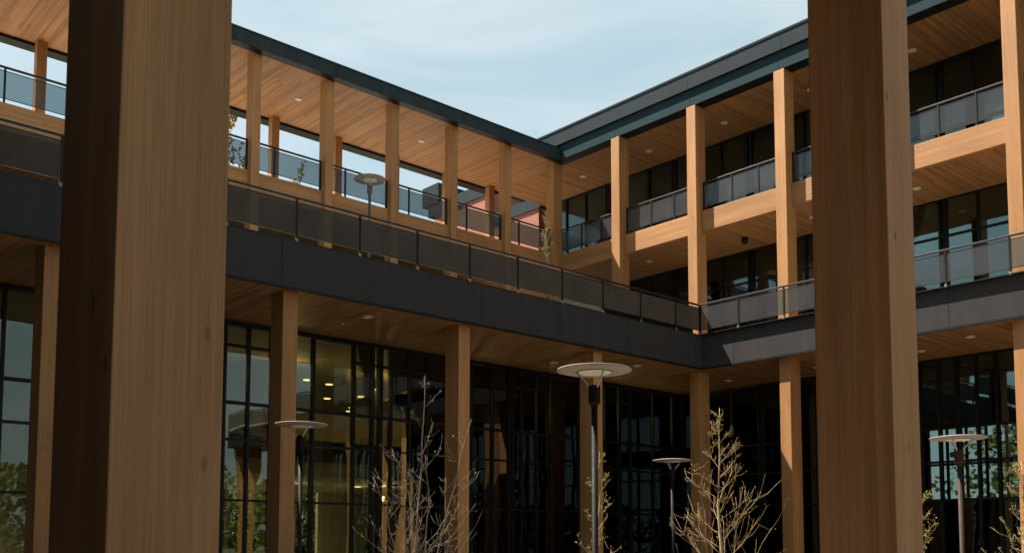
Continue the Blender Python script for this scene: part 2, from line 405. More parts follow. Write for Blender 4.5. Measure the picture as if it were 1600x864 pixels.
def window_y(parent, x, y0, y1, z0, z1, mulls, trans, mat_g, depth=0.16, mw=0.075):
    mb = MB()
    mb.box(x - 0.02, x + depth, y0, y1, z(z1 - 0.10), z(z1))
    mb.box(x - 0.02, x + depth, y0, y1, z(z0), z(z0 + 0.12))
    ms = [m for m in mulls if y0 + 0.1 < m < y1 - 0.1]
    edges = [y0 + 0.03] + sorted(ms) + [y1 - 0.03]
    for m in edges: mb.box(x - 0.035, x + depth, m - mw / 2, m + mw / 2, z(z0 + 0.121), z(z1 - 0.101))
    for a, b in zip(edges[:-1], edges[1:]):
        for t, hgt in trans: mb.box(x - 0.01, x + 0.10, a + mw / 2 + 0.001, b - mw / 2 - 0.001, z(t - hgt / 2), z(t + hgt / 2))
    f = mb.build('window', 'black', parent)
    g = MB()
    for a, b in zip(edges[:-1], edges[1:]):
        t = rnd.uniform(-0.005, 0.005); u = rnd.uniform(-0.005, 0.005); bse = len(g.v)
        for xx in (0.03, 0.042):
            g.v += [(x + xx + t, a + mw / 2, z(z0 + .12)), (x + xx - t, b - mw / 2, z(z0 + .12)), (x + xx - t + u, b - mw / 2, z(z1 - .10)), (x + xx + t + u, a + mw / 2, z(z1 - .10))]
        g.f += [tuple(bse + i for i in q) for q in ((3, 2, 1, 0), (4, 5, 6, 7), (1, 5, 4, 0), (2, 6, 5, 1), (3, 7, 6, 2), (0, 4, 7, 3))]
    g.build('pane', mat_g, f)
YGL = 24.6; XGL = 31.3; XGU = 30.85
bx = [WEST] + [XC - 5.374 * k for k in range(6, 0, -1)] + [XC, XGL]
for a, b in zip(bx[:-1], bx[1:]):
    window_x(lw, a, b, YGL, -G, SOF, mull_all, [(3.86, 0.09), (2.86, 0.07), (1.23, 0.06), (-0.4, 0.06)], [(5.42, 0.08)], 'glass')
# lobby behind the glass
MB().box(WEST, XGL + 0.3, YGL + 0.2, 38, z(5.96), z(6.06)).build('lobby_ceiling', 'intwall', lw)
MB().box(WEST, 6, 38, 38.2, 0, z(6.06)).box(6, 30.4, 38, 38.2, z(5.5), z(6.06)).box(6, 30.4, 38, 38.2, z(2.9), z(3.9)).box(6, 30.4, 38, 38.2, 0, z(-0.6)).box(9.5, 17.6, 38.001, 38.199, z(-0.59), z(2.89)).box(22.6, 30.39, 38.001, 38.199, z(-0.59), z(2.89)).box(6.01, 30.39, 38.001, 38.199, z(3.91), z(5.49)).box(30.4, XGL + 0.3, 38, 38.2, 0, z(6.06)).build('lobby_wall', 'intwall', lw)
mb = MB()
for i in range(19): mb.box(6 + i * 1.35, 6.08 + i * 1.35, 38.02, 38.16, z(-0.9), z(5.5))
mb.build('rear_window', 'black', lw)
MB().box(WEST, XGL + 0.3, 29.0, 38, z(2.35), z(2.8)).build('mezzanine_floor', 'intwall', lw)
MB().box(WEST, XGL + 0.3, YGL + 0.2, 38, 0.0, 0.03).build('lobby_floor', 'conc', lw)
for x in (-3, 4.0, 9.6, 15.1, 20.6, 26.0):
    column(lw, x, 28.5, -G + .03, 2.34, 0.4, 0.4, 'col', 'lobby_column'); column(lw, x, 28.5, 2.81, 5.95, 0.4, 0.4, 'col', 'lobby_column')
for (px, py) in ((17.9, 31.0), (19.0, 31.3), (20.9, 31.2), (20.8, 34.4), (23.0, 36.0), (23.5, 37.0), (24.6, 34.6), (12.6, 35.0), (14.2, 30.2), (25.5, 31.0), (27.0, 31.5), (9.0, 31.0), (16.0, 37.0), (21.5, 33.0)):
    MB().lathe([(0.02, -0.025), (0.13, -0.022), (0.14, 0.0)], (px, py, z(5.958)), 20).build('lobby_light', 'lit', lw)
for (px, py) in ((18.4, 33.0), (16.4, 30.5), (21.4, 33.0), (24.0, 31.5), (13.0, 30.5)):
    MB().lathe([(0.02, -0.025), (0.13, -0.022), (0.14, 0.0)], (px, py, z(2.348)), 20).build('lobby_light', 'lit', lw)
MB().box(31.34, 31.5, YGL + 0.2, 37.99, 0.031, z(5.958)).build('lobby_side_wall', 'intwall', lw)
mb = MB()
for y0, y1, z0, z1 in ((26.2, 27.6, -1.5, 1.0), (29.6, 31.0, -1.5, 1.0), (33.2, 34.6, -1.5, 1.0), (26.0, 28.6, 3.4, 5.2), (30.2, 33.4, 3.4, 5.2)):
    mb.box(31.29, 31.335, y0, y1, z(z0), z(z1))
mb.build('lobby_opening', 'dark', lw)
for y0, y1 in ((27.75, 29.45), (31.15, 33.05), (34.75, 37.0)): MB().box(31.29, 31.336, y0, y1, z(-1.5), z(2.2)).build('lobby_panelling', 'beamy', lw)
# point lights added to brighten the lobby beyond its glowing discs
for i, (px, py, pz, w) in enumerate(((15.6, 28.0, 5.3, 45), (19.0, 28.4, 5.3, 45), (22.4, 28.0, 5.3, 40), (25.6, 27.6, 5.3, 60), (28.8, 27.6, 5.3, 70), (29.5, 32.0, 5.3, 60), (18.4, 33.0, 1.9, 40), (22.0, 32.0, 1.9, 30), (26.0, 31.5, 1.9, 24), (13.0, 30.5, 1.9, 30), (12.0, 28.2, 5.3, 30))):
    ld = bpy.data.lights.new('lobby_fill', 'POINT'); ld.energy = w * (0.4 if px < 20 else 1.2); ld.color = (1.0, 0.76, 0.46); ld.shadow_soft_size = 0.12
    lo_ = bpy.data.objects.new('lobby_fill', ld); C.objects.link(lo_); lo_.location = (px, py, z(pz)); attach(lo_, lw)
# timber panelling, a stair and a counter inside
MB().box(24.8, 29.6, 34.0, 34.2, z(-G + .04), z(2.3)).build('lobby_panelling', 'beamx', lw)
MB().box(19.6, 23.4, 30.2, 30.9, z(-G + .04), z(-0.5)).build('lobby_counter', 'beamx', lw)
mb = MB()
for i in range(22): mb.box(25.2 - i * 0.27, 25.5 - i * 0.27, 27.2, 28.6, z(-1.5 + i * 0.18), z(-1.44 + i * 0.18))
mb.box(19.3, 29.9, 28.9, 28.96, z(3.5), z(3.56)).box(8.0, 29.9, 28.97, 28.99, z(2.82), z(3.55))
mb.build('lobby_stair', 'dark', lw)
# second floor front, under the gallery
for a, b in zip([WEST, -2, 4, 10, 16.76, 22.13], [-2, 4, 10, 16.76, 22.13, XC + 0.3]):
    window_x(lw, a, b, 33.0, TER, B3, [a + 1.34 * i for i in range(1, 5)], [(9.9, 0.08)], [], 'glassb')
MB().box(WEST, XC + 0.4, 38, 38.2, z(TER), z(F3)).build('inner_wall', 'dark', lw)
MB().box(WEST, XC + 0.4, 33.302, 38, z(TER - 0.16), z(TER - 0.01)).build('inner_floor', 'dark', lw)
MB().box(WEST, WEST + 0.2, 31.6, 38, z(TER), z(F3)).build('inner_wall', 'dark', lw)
MB().box(WEST, XC, 28.45, 32.1, z(B3 + 0.08), z(F3 - 0.13)).build('gallery_deck', 'deck', lw)
MB().box(WEST, XC, 32.1, 38, z(B3 + 0.08), z(F3 - 0.2)).build('lower_roof', 'conc', lw)
MB().box(WEST, XC + 0.3, 28.402, 32.99, z(B3), z(B3 + 0.078)).build('gallery_underside', 'ply', lw)
# gallery beam, columns
for a, b in zip(bays_x[1:], bays_x[:-1]):
    if a < WEST: break
    MB().box(a + 0.301, b - 0.001, 28.2, 28.40, z(B3), z(F3)).build('gallery_beam', 'beamx', lw, bevel=0.01)
for k, x in enumerate(bays_x):
    if x < WEST: break
    if k: column(lw, x, YC, TER - 0.004, RS - 0.002, 0.30, 0.42, name='gallery_column')
    column(lw, x - (0.30 if k == 0 else 0), 31.79, F3 - 0.13, RS - 0.002, 0.30, 0.30, name='gallery_column')
column(lw, XC - 0.04, YC, TER - 0.004, RS - 0.002, 0.46, 0.46, name='gallery_column')
# roof
jr = [14.25 + 2.686 * k for k in range(-9, 6)]
strips(lw, 'roof_fascia', 'roofmetal', 'X', 27.682, 27.71, jr, RS + 0.004, RT - 0.05, WEST, XC - 0.002)
MB().box(WEST, XC - 0.002, 27.713, 28.02, z(RS), z(RT - 0.03)).build('eave_trim', 'black', lw)
MB().box(WEST, XC - 0.002, 27.655, 27.9, z(RT - 0.046), z(RT)).build('roof_coping', 'roofmetal', lw)
MB().box(WEST, XC + 0.484, 28.022, 32.1, z(RS), z(RS + 0.07)).build('gallery_soffit', 'ply', lw)
MB().box(WEST, XC + 0.3, 28.022, 32.5, z(RS + 0.072), z(RT - 0.06)).build('roof', 'roofmetal', lw)
MB().box(WEST, XC + 0.484, 32.102, 32.55, z(RS - 0.10), z(RS + 0.068)).build('eave_trim', 'black', lw)

# ------------------------------------------------------------------ right wing
rw = thing('timber_building', (29, 14, 0), 'three storey timber wing with balconies and tall sunlit posts, right of the inner corner', 'building')
strips(rw, 'podium_fascia', 'fascia', 'Y', XP, XP + 0.03, [12.03 + 3.619 * k for k in range(-6, 3)], SOF + 0.05, TER - 0.012, SOUTH, YP)
MB().box(XP + 0.033, XP + 0.2, SOUTH, YP + 0.03, z(SOF + 0.03), z(TER - 0.02)).build('fascia_backing', 'black', rw)
MB().box(XP - 0.014, XP + 0.06, SOUTH, YP - 0.016, z(SOF - 0.012), z(SOF + 0.046)).build('drip_edge', 'black', rw)
MB().box(XP - 0.14, XP + 0.2, SOUTH, YP - 0.012, z(TER - 0.010), z(TER + 0.012)).build('deck_edge_trim', 'handrail', rw)
MB().box(XP + 0.202, XGU, SOUTH, 32.0, z(TER - 0.16), z(TER - 0.008)).build('terrace_deck', 'deck', rw)
MB().box(XP + 0.07, XGL - 0.02, SOUTH, YGL - 0.05, z(SOF - 0.001), z(SOF + 0.06)).build('podium_soffit', 'plx', rw)
for k in range(2, 11):
    y = rows_y[k]
    if y < SOUTH: break
    column(rw, XC, y, -G, SOF - 0.004, 0.60, 0.40, 'colr')
    if y > SOUTH_UP - 0.4: column(rw, XC, y, TER - 0.006, RS - 0.002, 0.60 if k > 3 else 0.55, 0.40, 'colr', 'balcony_column')
column(rw, XC, rows_y[1], TER - 0.006, RS - 0.002, 0.55, 0.42, 'colr', 'balcony_column')
# third floor beam and deck
for k in range(0, 8):
    y1 = rows_y[k]; y0 = rows_y[k + 1]
    MB().box(27.78, 27.96, y0 + 0.421, y1 - 0.001, z(B3), z(F3 - 0.012)).build('balcony_beam', 'beamy', rw, bevel=0.01)
MB().box(27.96, XGU, SOUTH_UP, 28.0, z(B3), z(B3 + 0.078)).build('balcony_underside', 'plx', rw)
MB().box(27.962, XGU, SOUTH_UP, 32.0, z(B3 + 0.08), z(F3 - 0.13)).build('balcony_deck', 'deck', rw)
MB().box(27.5, XGU, 28.46, 32.0, z(B3 - 0.002), z(B3 + 0.077)).build('balcony_underside', 'ply', rw)
# windows
my = [12.62 + 1.206 * k for k in range(-12, 17)]
ylow = [SOUTH] + [y for y in sorted(rows_y) if SOUTH + 0.5 < y < 24] + [YGL]
for a, b in zip(ylow[:-1], ylow[1:]):
    window_y(rw, XGL, a, b, -G, SOF, [12.44 + 1.206 / 2 * k for k in range(-40, 40)] if a < 14 else my, [(3.8, 0.08), (2.72, 0.07), (1.5, 0.07)], 'glassb')
yup = [SOUTH_UP] + [y for y in sorted(rows_y) if SOUTH_UP + 0.5 < y < 31] + [31.2]
for a, b in zip(yup[:-1], yup[1:]):
    window_y(rw, XGU, a, b, TER, B3 + 0.06, my, [(9.9, 0.07), (8.2, 0.06)], 'glassb')
    window_y(rw, XGU, a, b, F3 - 0.13, RS - 0.002, my, [(13.4, 0.06)], 'glassb')
# inside
for (z0, z1) in ((-G, 6.1), (TER, 11.3), (F3 - 0.1, RS + 0.05)):
    if z0 == -G:
        yb = [(SOUTH, 13.6), (19.2, 44)]
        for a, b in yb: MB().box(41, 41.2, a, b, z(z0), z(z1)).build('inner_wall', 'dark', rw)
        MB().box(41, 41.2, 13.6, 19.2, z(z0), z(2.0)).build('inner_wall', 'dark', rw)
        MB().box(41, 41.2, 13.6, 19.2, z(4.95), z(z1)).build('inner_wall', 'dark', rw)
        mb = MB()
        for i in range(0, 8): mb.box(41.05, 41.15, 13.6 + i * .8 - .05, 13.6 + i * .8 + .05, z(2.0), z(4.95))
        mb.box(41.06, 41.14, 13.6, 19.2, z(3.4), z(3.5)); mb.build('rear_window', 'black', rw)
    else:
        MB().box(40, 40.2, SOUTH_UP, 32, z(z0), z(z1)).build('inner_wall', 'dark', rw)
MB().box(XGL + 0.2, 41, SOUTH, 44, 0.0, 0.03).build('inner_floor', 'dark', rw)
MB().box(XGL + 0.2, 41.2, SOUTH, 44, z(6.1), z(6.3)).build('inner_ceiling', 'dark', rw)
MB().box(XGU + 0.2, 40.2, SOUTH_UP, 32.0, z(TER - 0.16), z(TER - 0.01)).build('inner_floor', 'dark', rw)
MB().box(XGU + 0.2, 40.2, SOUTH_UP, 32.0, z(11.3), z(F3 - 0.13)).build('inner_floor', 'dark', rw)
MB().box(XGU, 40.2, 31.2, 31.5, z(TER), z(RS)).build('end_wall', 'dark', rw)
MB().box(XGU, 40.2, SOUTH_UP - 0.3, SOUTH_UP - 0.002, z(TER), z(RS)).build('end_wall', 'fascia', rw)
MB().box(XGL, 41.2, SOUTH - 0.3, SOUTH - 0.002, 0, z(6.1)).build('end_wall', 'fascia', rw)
# roof with its two step fascia
j2 = [21.143 - 3.85 * k for k in range(-4, 8)]
strips(rw, 'roof_beam_cladding', 'teal', 'Y', XC, XC + 0.03, [rows_y[k] + 0.2 for k in range(1, 9)], RS + 0.004, 16.288, SOUTH_UP, 27.65)
MB().box(XC + 0.033, XC + 0.482, SOUTH_UP, 28.02, z(RS), z(16.285)).build('eave_trim', 'black', rw)
strips(rw, 'roof_fascia', 'roofdark', 'Y', 27.38, 27.41, j2, 16.294, 16.84, SOUTH_UP, 32.5)
MB().box(27.413, 27.7, SOUTH_UP, 32.5, z(16.292), z(16.86)).build('eave_trim', 'black', rw)
MB().box(27.35, 27.7, SOUTH_UP, 32.5, z(16.87), z(16.93)).build('roof_coping', 'roofdark', rw)
MB().box(27.36, 27.40, SOUTH_UP, 32.5, z(16.850), z(16.866)).build('roof_coping_strip', 'flash', rw)
MB().box(XC + 0.486, XGU + 0.2, SOUTH_UP, 32.1, z(RS - 0.001), z(RS + 0.07)).build('balcony_soffit', 'plx', rw)
MB().box(27.702, 40.4, SOUTH_UP, 32.5, z(RT + 0.01), z(16.84)).build('roof', 'roofmetal', rw)
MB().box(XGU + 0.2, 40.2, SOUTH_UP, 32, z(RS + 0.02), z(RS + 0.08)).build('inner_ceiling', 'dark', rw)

# recessed lights in the ceilings
def downlight(parent, x, y, h, r=0.11, name='downlight'):
    MB().lathe([(r * 0.62, -0.012), (r * 0.7, -0.03), (r, -0.026), (r * 1.02, -0.001)], (x, y, z(h)), 22).build(name, 'lens', parent, smooth=False)
for x, y in ((14.35, 21.75), (22.57, 23.07), (25.05, 21.6), (9.0, 21.75)): downlight(lw, x, y, SOF, 0.14)
for x, y in ((14.27, 22.87), (19.63, 22.87), (25.0, 22.9)): downlight(lw, x, y, SOF, 0.04, 'sprinkler_head')
for x, y in ((29.77, 21.3), (29.8, 17.68), (27.98 + .7, 12.06), (29.67, 14.0), (29.7, 10.4)): downlight(rw, x, y, SOF - 0.001, 0.13)
for x, y in ((29.46, 28.33), (29.44, 24.68), (29.5, 21.1), (29.5, 17.5), (29.5, 13.9), (29.5, 10.3)): downlight(rw, x, y, RS - 0.001, 0.13)
for x, y in ((29.2, 24.5), (29.3, 17.42), (29.3, 13.8), (29.3, 10.2)): downlight(rw, x, y, B3, 0.12)
for x, y in ((22.15, 30.0), (16.78, 30.0), (11.4, 30.0)): downlight(lw, x, y, RS, 0.11)

# ------------------------------------------------------------------ railings
def railing(name, label, axis, face, posts, floor, top, out, group=None, end=None, bases=True):
    """posts: positions along the axis; face: position across; out: +1/-1 side of the panel"""
    base = (posts[0], face, z(floor)) if axis == 'X' else (face, posts[0], z(floor))
    t = thing(name, base, label, 'railing', group)
    def bx(a0, a1, c0, c1, h0, h1, nme, mat, par=t, bev=0):
        mb = MB()
        if axis == 'X': mb.box(a0, a1, c0, c1, z(h0), z(h1))
        else: mb.box(c0, c1, a0, a1, z(h0), z(h1))
        return mb.build(nme, mat, par, bevel=bev)
    return t, bx
POSTW = 0.05
def build_rail(t, bx, ps, f, floor, top, bracket=True, pmat='panel'):
    a, b = min(ps), max(ps)
    bx(a - 0.03, b + 0.03, f - 0.03, f + 0.03, top - 0.055, top, 'handrail', 'handrail', bev=0.006)
    for p in ps:
        o = bx(p - POSTW / 2, p + POSTW / 2, f - 0.025, f + 0.025, floor, top - 0.057, 'post', 'black')
        if bracket:
            bk = bx(p - 0.035, p + 0.035, f - 0.05, f - 0.026, floor - 0.035, floor + 0.05, 'bracket', 'bracket', par=o, bev=0.004)
    q = sorted(ps)
    for p0, p1 in zip(q[:-1], q[1:]):
        if p1 - p0 < 0.2: continue
        pn = bx(p0 + 0.03, p1 - 0.03, f - 0.006, f + 0.006, floor + 0.155, top - 0.135, 'panel', pmat)
        mb_ = bx(p0 + 0.026, p1 - 0.026, f - 0.011, f + 0.011, top - 0.1345, top - 0.118, 'panel_edge', 'black', par=pn)
        bx(p0 + 0.026, p1 - 0.026, f - 0.011, f + 0.011, floor + 0.138, floor + 0.1545, 'panel_edge', 'black', par=pn)
pl = [9.74 + 1.79 * k for k in range(-9, 10)] ; pl = [p for p in pl if WEST < p < 26.5] + [27.215]
t, bx_ = railing('balcony_railing', 'long dark mesh panel railing on the left terrace edge, above the charcoal band', 'X', YP + 0.03, pl, TER + 0.012, RAIL, 1)
build_rail(t, bx_, pl, YP + 0.03, TER + 0.012, RAIL)
pr = [18.99 - 1.72 * k for k in range(0, 16)]; pr = [12.04 + 1.735 * k for k in range(-12, 5)]; pr = [p for p in pr if p > SOUTH] + [YP - 0.02]
t, bx_ = railing('balcony_railing', 'dark mesh panel railing on the right terrace edge, half sunlit', 'Y', XP - 0.09, pr, TER + 0.012, RAIL, 1)
build_rail(t, bx_, pr, XP - 0.09, TER + 0.012, RAIL, pmat='panelb')
# gallery railing between the columns
t, bx_ = railing('balcony_railing', 'tinted panel railing between the columns of the open roof gallery, sky behind it', 'X', 28.30, [WEST], F3, RAIL3, 1)
for a, b in zip(bays_x[1:], bays_x[:-1]):
    if a < WEST: break
    a0, b0 = a + 0.33, b - 0.035
    build_rail(t, bx_, [a0, a0 + 0.60, b0] if False else [a0, a0 + 0.62, b0], 28.30, F3 + 0.0, RAIL3, bracket=False, pmat='panelg')
t, bx_ = railing('balcony_railing', 'grey panel railing between the tall sunlit posts of the right wing top floor', 'Y', 27.87, [9.0], F3, RAIL3, 1)
for k in range(0, 8):
    y1 = rows_y[k] - 0.035; y0 = rows_y[k + 1] + 0.455
    build_rail(t, bx_, [y0, y0 + 0.85, (y0 + .85 + y1 - .45) / 2 if False else y1 - 1.2, y1], 27.87, F3 - 0.012, RAIL3 + 0.01, bracket=False, pmat='panelb')

# ------------------------------------------------------------------ unseen canopy and dark block, added to keep light off the pillars
cw = thing('sun_block_canopy', (4, 2, 0), 'unseen flat canopy added over the two nearest pillars to keep the sun off them', 'canopy')
MB().box(-1.6, 7.05, -1.0, 7.1, z(SOF), z(SOF + 0.06)).box(-1.6, 5.6, 7.1, 8.4, z(SOF), z(SOF + 0.06)).build('sun_block_soffit', 'ply', cw)
MB().box(-1.6, 7.05, -1.0, 7.1, z(SOF + 0.062), z(SOF + 0.9)).box(-1.6, 5.6, 7.1, 8.4, z(SOF + 0.062), z(SOF + 0.9)).build('sun_block_roof', 'fascia', cw)
ww = thing('timber_building', (-4, 9, 0), 'unseen dark block added west of the left foreground pillar to hold back light', 'building')  # added out of view, darkens the faces turned west
MB().box(-7.5, -1.61, -1.0, 20.4, 0, z(15.6)).build('wall', 'dark', ww)
MB().box(-7.7, -1.55, -1.2, 20.5, z(15.602), z(16.1)).build('roof', 'roofmetal', ww)
def pillar(x, y, label):
    o = MB().box(x, x + 0.40, y, y + 0.60, 0, z(SOF - 0.004)).build('timber_pillar', 'near', None, bevel=0.006, origin=(x, y, 0))
    tag(o, label, 'pillar', 'pillars in the foreground'); return o
pillar(1.180, 3.33, 'large blurred timber pillar close by, showing a broad pale face and a dark narrow side')
pillar(6.600, 3.33, 'tall timber pillar close by, showing a broad dark side and a narrow pale face')

# ------------------------------------------------------------------ lamps
def lamp(x, y, zd, base, label, s=1.0, rot=0.3, pm='lamppole'):
    t = thing('street_lamp', (x, y, base), label, 'lamp post', 'disc lamps in the courtyard')
    zt = z(zd)
    hd = zt - 0.20 * s
    MB().lathe([(0.11, 0.0), (0.11, 0.02), (0.05, 0.04), (0.042, 0.06), (0.042, hd - 0.30 * s - base)], (x, y, base), 20).build('pole', pm, t, smooth=True)
    MB().lathe([(0.045, -0.30 * s), (0.052, -0.26 * s), (0.075, -0.24 * s), (0.082, -0.22 * s), (0.082, -0.02), (0.078, 0.0)], (x, y, hd), 24).build('head', pm, t, smooth=False)
    for k in range(3):
        a = rot + k * 2 * math.pi / 3; c, sn = math.cos(a), math.sin(a)
        MB().tube([(x + .062 * c, y + .062 * sn, hd - 0.06), (x + .085 * c, y + .085 * sn, hd + 0.01), (x + .24 * c * s, y + .24 * sn * s, zt - 0.012)], [0.011] * 3, 8).build('arm', 'lamparm', t, smooth=True)
    r = 0.5 * s
    MB().lathe([(0.0 + .02, -0.008), (0.24 * s, -0.014), (0.26 * s, -0.022), (0.30 * s, -0.024), (r * .94, -0.006), (r, 0.004), (r * .985, 0.018), (r * .8, 0.032), (0.1, 0.05), (0.02, 0.052)], (x, y, zt), 56).build('lamp_shade', 'lampdisc', t, smooth=True)
    MB().lathe([(0.02, -0.034), (0.2 * s, -0.033), (0.225 * s, -0.026)], (x, y, zt), 40).build('lens', 'lens', t, smooth=False)
    return t
lamp(9.493, 8.938, 2.335, 0.012, 'nearest disc lamp on a dark pole, in front of the middle of the glass wall')
lamp(9.447, 16.54, 2.295, 0.012, 'disc lamp beside the timber column next to the left foreground pillar', rot=0.55)
lamp(20.14, 16.21, 2.225, 0.012, 'smallest disc lamp, low in the dark corner near the bare budding tree', rot=1.3)
lamp(18.11, 7.90, 1.985, 0.012, 'disc lamp with a sunlit brown pole right of the right foreground pillar', rot=1.0, pm='lampbrown')
lamp(16.674, 25.25, 11.402, z(TER - 0.006), 'disc lamp standing on the upper terrace in front of the roof gallery', rot=0.2, pm='lampgrey')

pt = thing('planter', (24.8, 22.7, z(TER - 0.006)), 'long low dark planter added on the left terrace to block sun under the mesh railing', 'planter')  # added to stop sun passing through the gap below the panels
MB().box(22.5, 27.15, 20.86, 20.94, z(TER - 0.005), z(TER + 0.82)).box(22.5, 27.15, 24.5, 24.58, z(TER - 0.005), z(TER + 0.82)).box(22.5, 22.58, 20.941, 24.499, z(TER - 0.005), z(TER + 0.82)).box(27.07, 27.15, 20.941, 24.499, z(TER - 0.005), z(TER + 0.82)).build('side', 'dark', pt)
MB().box(22.581, 27.069, 20.941, 24.499, z(TER - 0.005), z(TER + 0.74)).build('soil', 'dark', pt)

# security camera under the balcony
sc = thing('security_camera', (29.45, 20.26, z(B3)), 'small dark security camera hanging under the right balcony ceiling', 'camera')
MB().lathe([(0.07, -0.03), (0.09, -0.0)], (29.45, 20.26, z(B3)), 20).build('mount', 'black', sc)
MB().lathe([(0.02, -0.27), (0.09, -0.22), (0.12, -0.15), (0.12, -0.06), (0.06, -0.031)], (29.45, 20.26, z(B3)), 24).build('housing', 'black', sc, smooth=True)

# ------------------------------------------------------------------ brick stair tower beyond the gallery
bt = thing('brick_building', (34, 37, 0), 'orange brick building with grey roof edge seen through the open gallery', 'building')
MB().box(31.0, 38, 32.7, 36.0, z(5.5), z(15.8)).build('wall', 'brick', bt)
MB().box(31.0, 38, 36.0, 40.7, z(5.5), z(17.45)).build('wall', 'brick', bt)
MB().box(30.93, 38.2, 32.56, 35.99, z(15.8), z(16.35)).build('roof', 'roofmetal', bt)
MB().box(30.93, 38.4, 36.0, 41.2, z(17.45), z(18.1)).build('roof', 'roofmetal', bt)
MB().box(30.9, 38.5, 40.3, 41.7, z(18.1), z(19.15)).build('roof_cap', 'roofdark', bt)

# ------------------------------------------------------------------ trees
def tree(x, y, base, height, spread, seed, label, name='bare_tree', n_main=26, bark='bark', twig='bark', buds=500, bud_mat='bud', bud_size=0.035, r0=0.035, lean=(0, 0), up=0.8, start=0.1, stems=1, group='young bare trees in the courtyard', sub=7, thick=1.0, spur=1.0, low=1.0, taper=0.75):
    rr = random.Random(seed)
    t = thing(name, (x, y, base), label, 'tree', group)
    tr = MB(); cr = MB(); lf = MB()
    tips = []
    for sidx in range(stems):
        ph = rr.uniform(0, 6.28)
        sp = 0.0 if sidx == 0 else rr.uniform(0.08, 0.22)
        h = height * (1 if sidx == 0 else rr.uniform(0.6, 0.9))
        pts = []; rads = []
        wob = Vector((0, 0, 0))
        for i in range(13):
            f = i / 12
            wob += Vector((rr.gauss(0, 1), rr.gauss(0, 1), 0)) * height * 0.006
            pts.append(Vector((x + lean[0] * f * height + math.cos(ph) * sp * f * height, y + lean[1] * f * height + math.sin(ph) * sp * f * height, base + f * h)) + wob * (0.2 + f))
            rads.append(r0 * (1 - f) ** 0.8 * (1 if sidx == 0 else 0.7) + 0.004)
        tr.tube(pts, rads, 7)
        for b in range(n_main // stems):
            f = start + (0.96 - start) * ((b + rr.random()) / (n_main / stems)) ** low
            i = min(int(f * 12), 11); p = pts[i].lerp(pts[i + 1], f * 12 - i)
            a = rr.uniform(0, 6.28); ln = spread * (1.05 - f) ** taper * rr.uniform(0.55, 1.15) + 0.10
            d = Vector((math.cos(a), math.sin(a), up * rr.uniform(0.6, 1.5))).normalized()
            bp = [p]; cur = p.copy(); dd = d.copy(); ns = 6
            for k in range(ns):
                dd = (dd + Vector((rr.gauss(0, .12), rr.gauss(0, .12), 0.07 + rr.gauss(0, .08)))).normalized()
                cur = cur + dd * ln / ns; bp.append(cur.copy())
            rb = (0.012 * (1.1 - f) + 0.0045) * thick
            cr.tube(bp, [max(rb * (1 - k / (ns + 1)), 0.003) for k in range(ns + 1)], 5)
            tips.append(bp[-1])
            for q in range(sub):
                ff = rr.uniform(0.2, 1.0) * ns; k = min(int(ff), ns - 1); sp_ = bp[k].lerp(bp[k + 1], ff - k)
                e = (dd + Vector((rr.gauss(0, .8), rr.gauss(0, .8), rr.gauss(0.2, .55)))).normalized()
                l2 = ln * rr.uniform(0.12, 0.42) * spur
                mid = sp_ + e * l2 * .5; endp = sp_ + (e + Vector((0, 0, .2))).normalized() * l2
                cr.tube([sp_, mid, endp], [0.0052 * thick, 0.004 * thick, 0.0022 * thick], 4)
                for w in range(2):
                    lf_p = sp_.lerp(endp, rr.random()); tips.append(lf_p)
                tips.append(endp)
    for i in range(buds):
        p = rr.choice(tips); lf.leaf(p + Vector((rr.gauss(0, .02), rr.gauss(0, .02), rr.gauss(0, .02))), bud_size * rr.uniform(.6, 1.4), rr)
    tr.build('trunk', bark, t, smooth=True)
    c = cr.build('branches', twig, t, smooth=True)
    if buds: lf.build('leaves', bud_mat, t)
    return t
tree(13.6, 9.87, 0.012, 3.92, 1.65, 3, 'bare budding tree in sunlight, left of the right foreground pillar', n_main=34, buds=520, bud_size=0.028, lean=(0, 0), sub=9, up=0.75, r0=0.032, low=0.85, taper=1.35, thick=0.62, spur=1.35)
tree(9.5, 12.8, 0.012, 4.35, 1.45, 11, 'bare twiggy tree in front of the timber column at centre left', n_main=60, buds=120, stems=5, twig='barkd', bark='barkd', sub=7, up=0.9, r0=0.018, thick=0.5, taper=0.9)
tree(14.1, 13.2, 0.012, 3.45, 0.9, 21, 'small pale bare tree directly behind the nearest disc lamp', n_main=22, buds=350, sub=7, up=1.2, thick=0.75, r0=0.02, taper=1.1)
tree(13.9, 5.22, 0.012, 2.75, 1.0, 31, 'bare budding tree at the right edge, partly out of the frame', n_main=34, buds=900, bud_size=0.028, sub=9, up=0.9, thick=0.75, taper=1.1, r0=0.025)
tree(12.4, 5.95, 0.012, 2.22, 0.6, 41, 'low bare tree peeking out from behind the right foreground pillar', n_main=24, buds=900, bud_size=0.03, sub=9, up=0.9, thick=0.75, r0=0.02)
tree(23.55, 24.2, z(TER + 0.735), 3.65, 0.75, 51, 'small pale budding tree on the terrace by the corner column', n_main=34, buds=600, bud_size=0.035, sub=9, up=1.2, group='trees on the terrace')
# beyond the gallery
tree(19.0, 39.5, 0, 22.3, 5.4, 61, 'tall thin tree with yellowish leaves beyond the open gallery', name='leafy_tree', n_main=60, buds=9000, bud_mat='yleaf', bud_size=0.13, r0=0.22, start=0.3, sub=9, bark='barkd', twig='barkd', up=1.0, group='trees beyond the gallery', thick=2.2)
tree(22.4, 40.0, 0, 20.0, 3.6, 71, 'bare rounded tree top seen low through the tinted gallery panel', name='leafy_tree', n_main=40, buds=2500, bud_mat='yleaf', bud_size=0.10, r0=0.16, start=0.4, sub=9, bark='barkd', twig='barkd', up=0.9, group='trees beyond the gallery', thick=2.2)

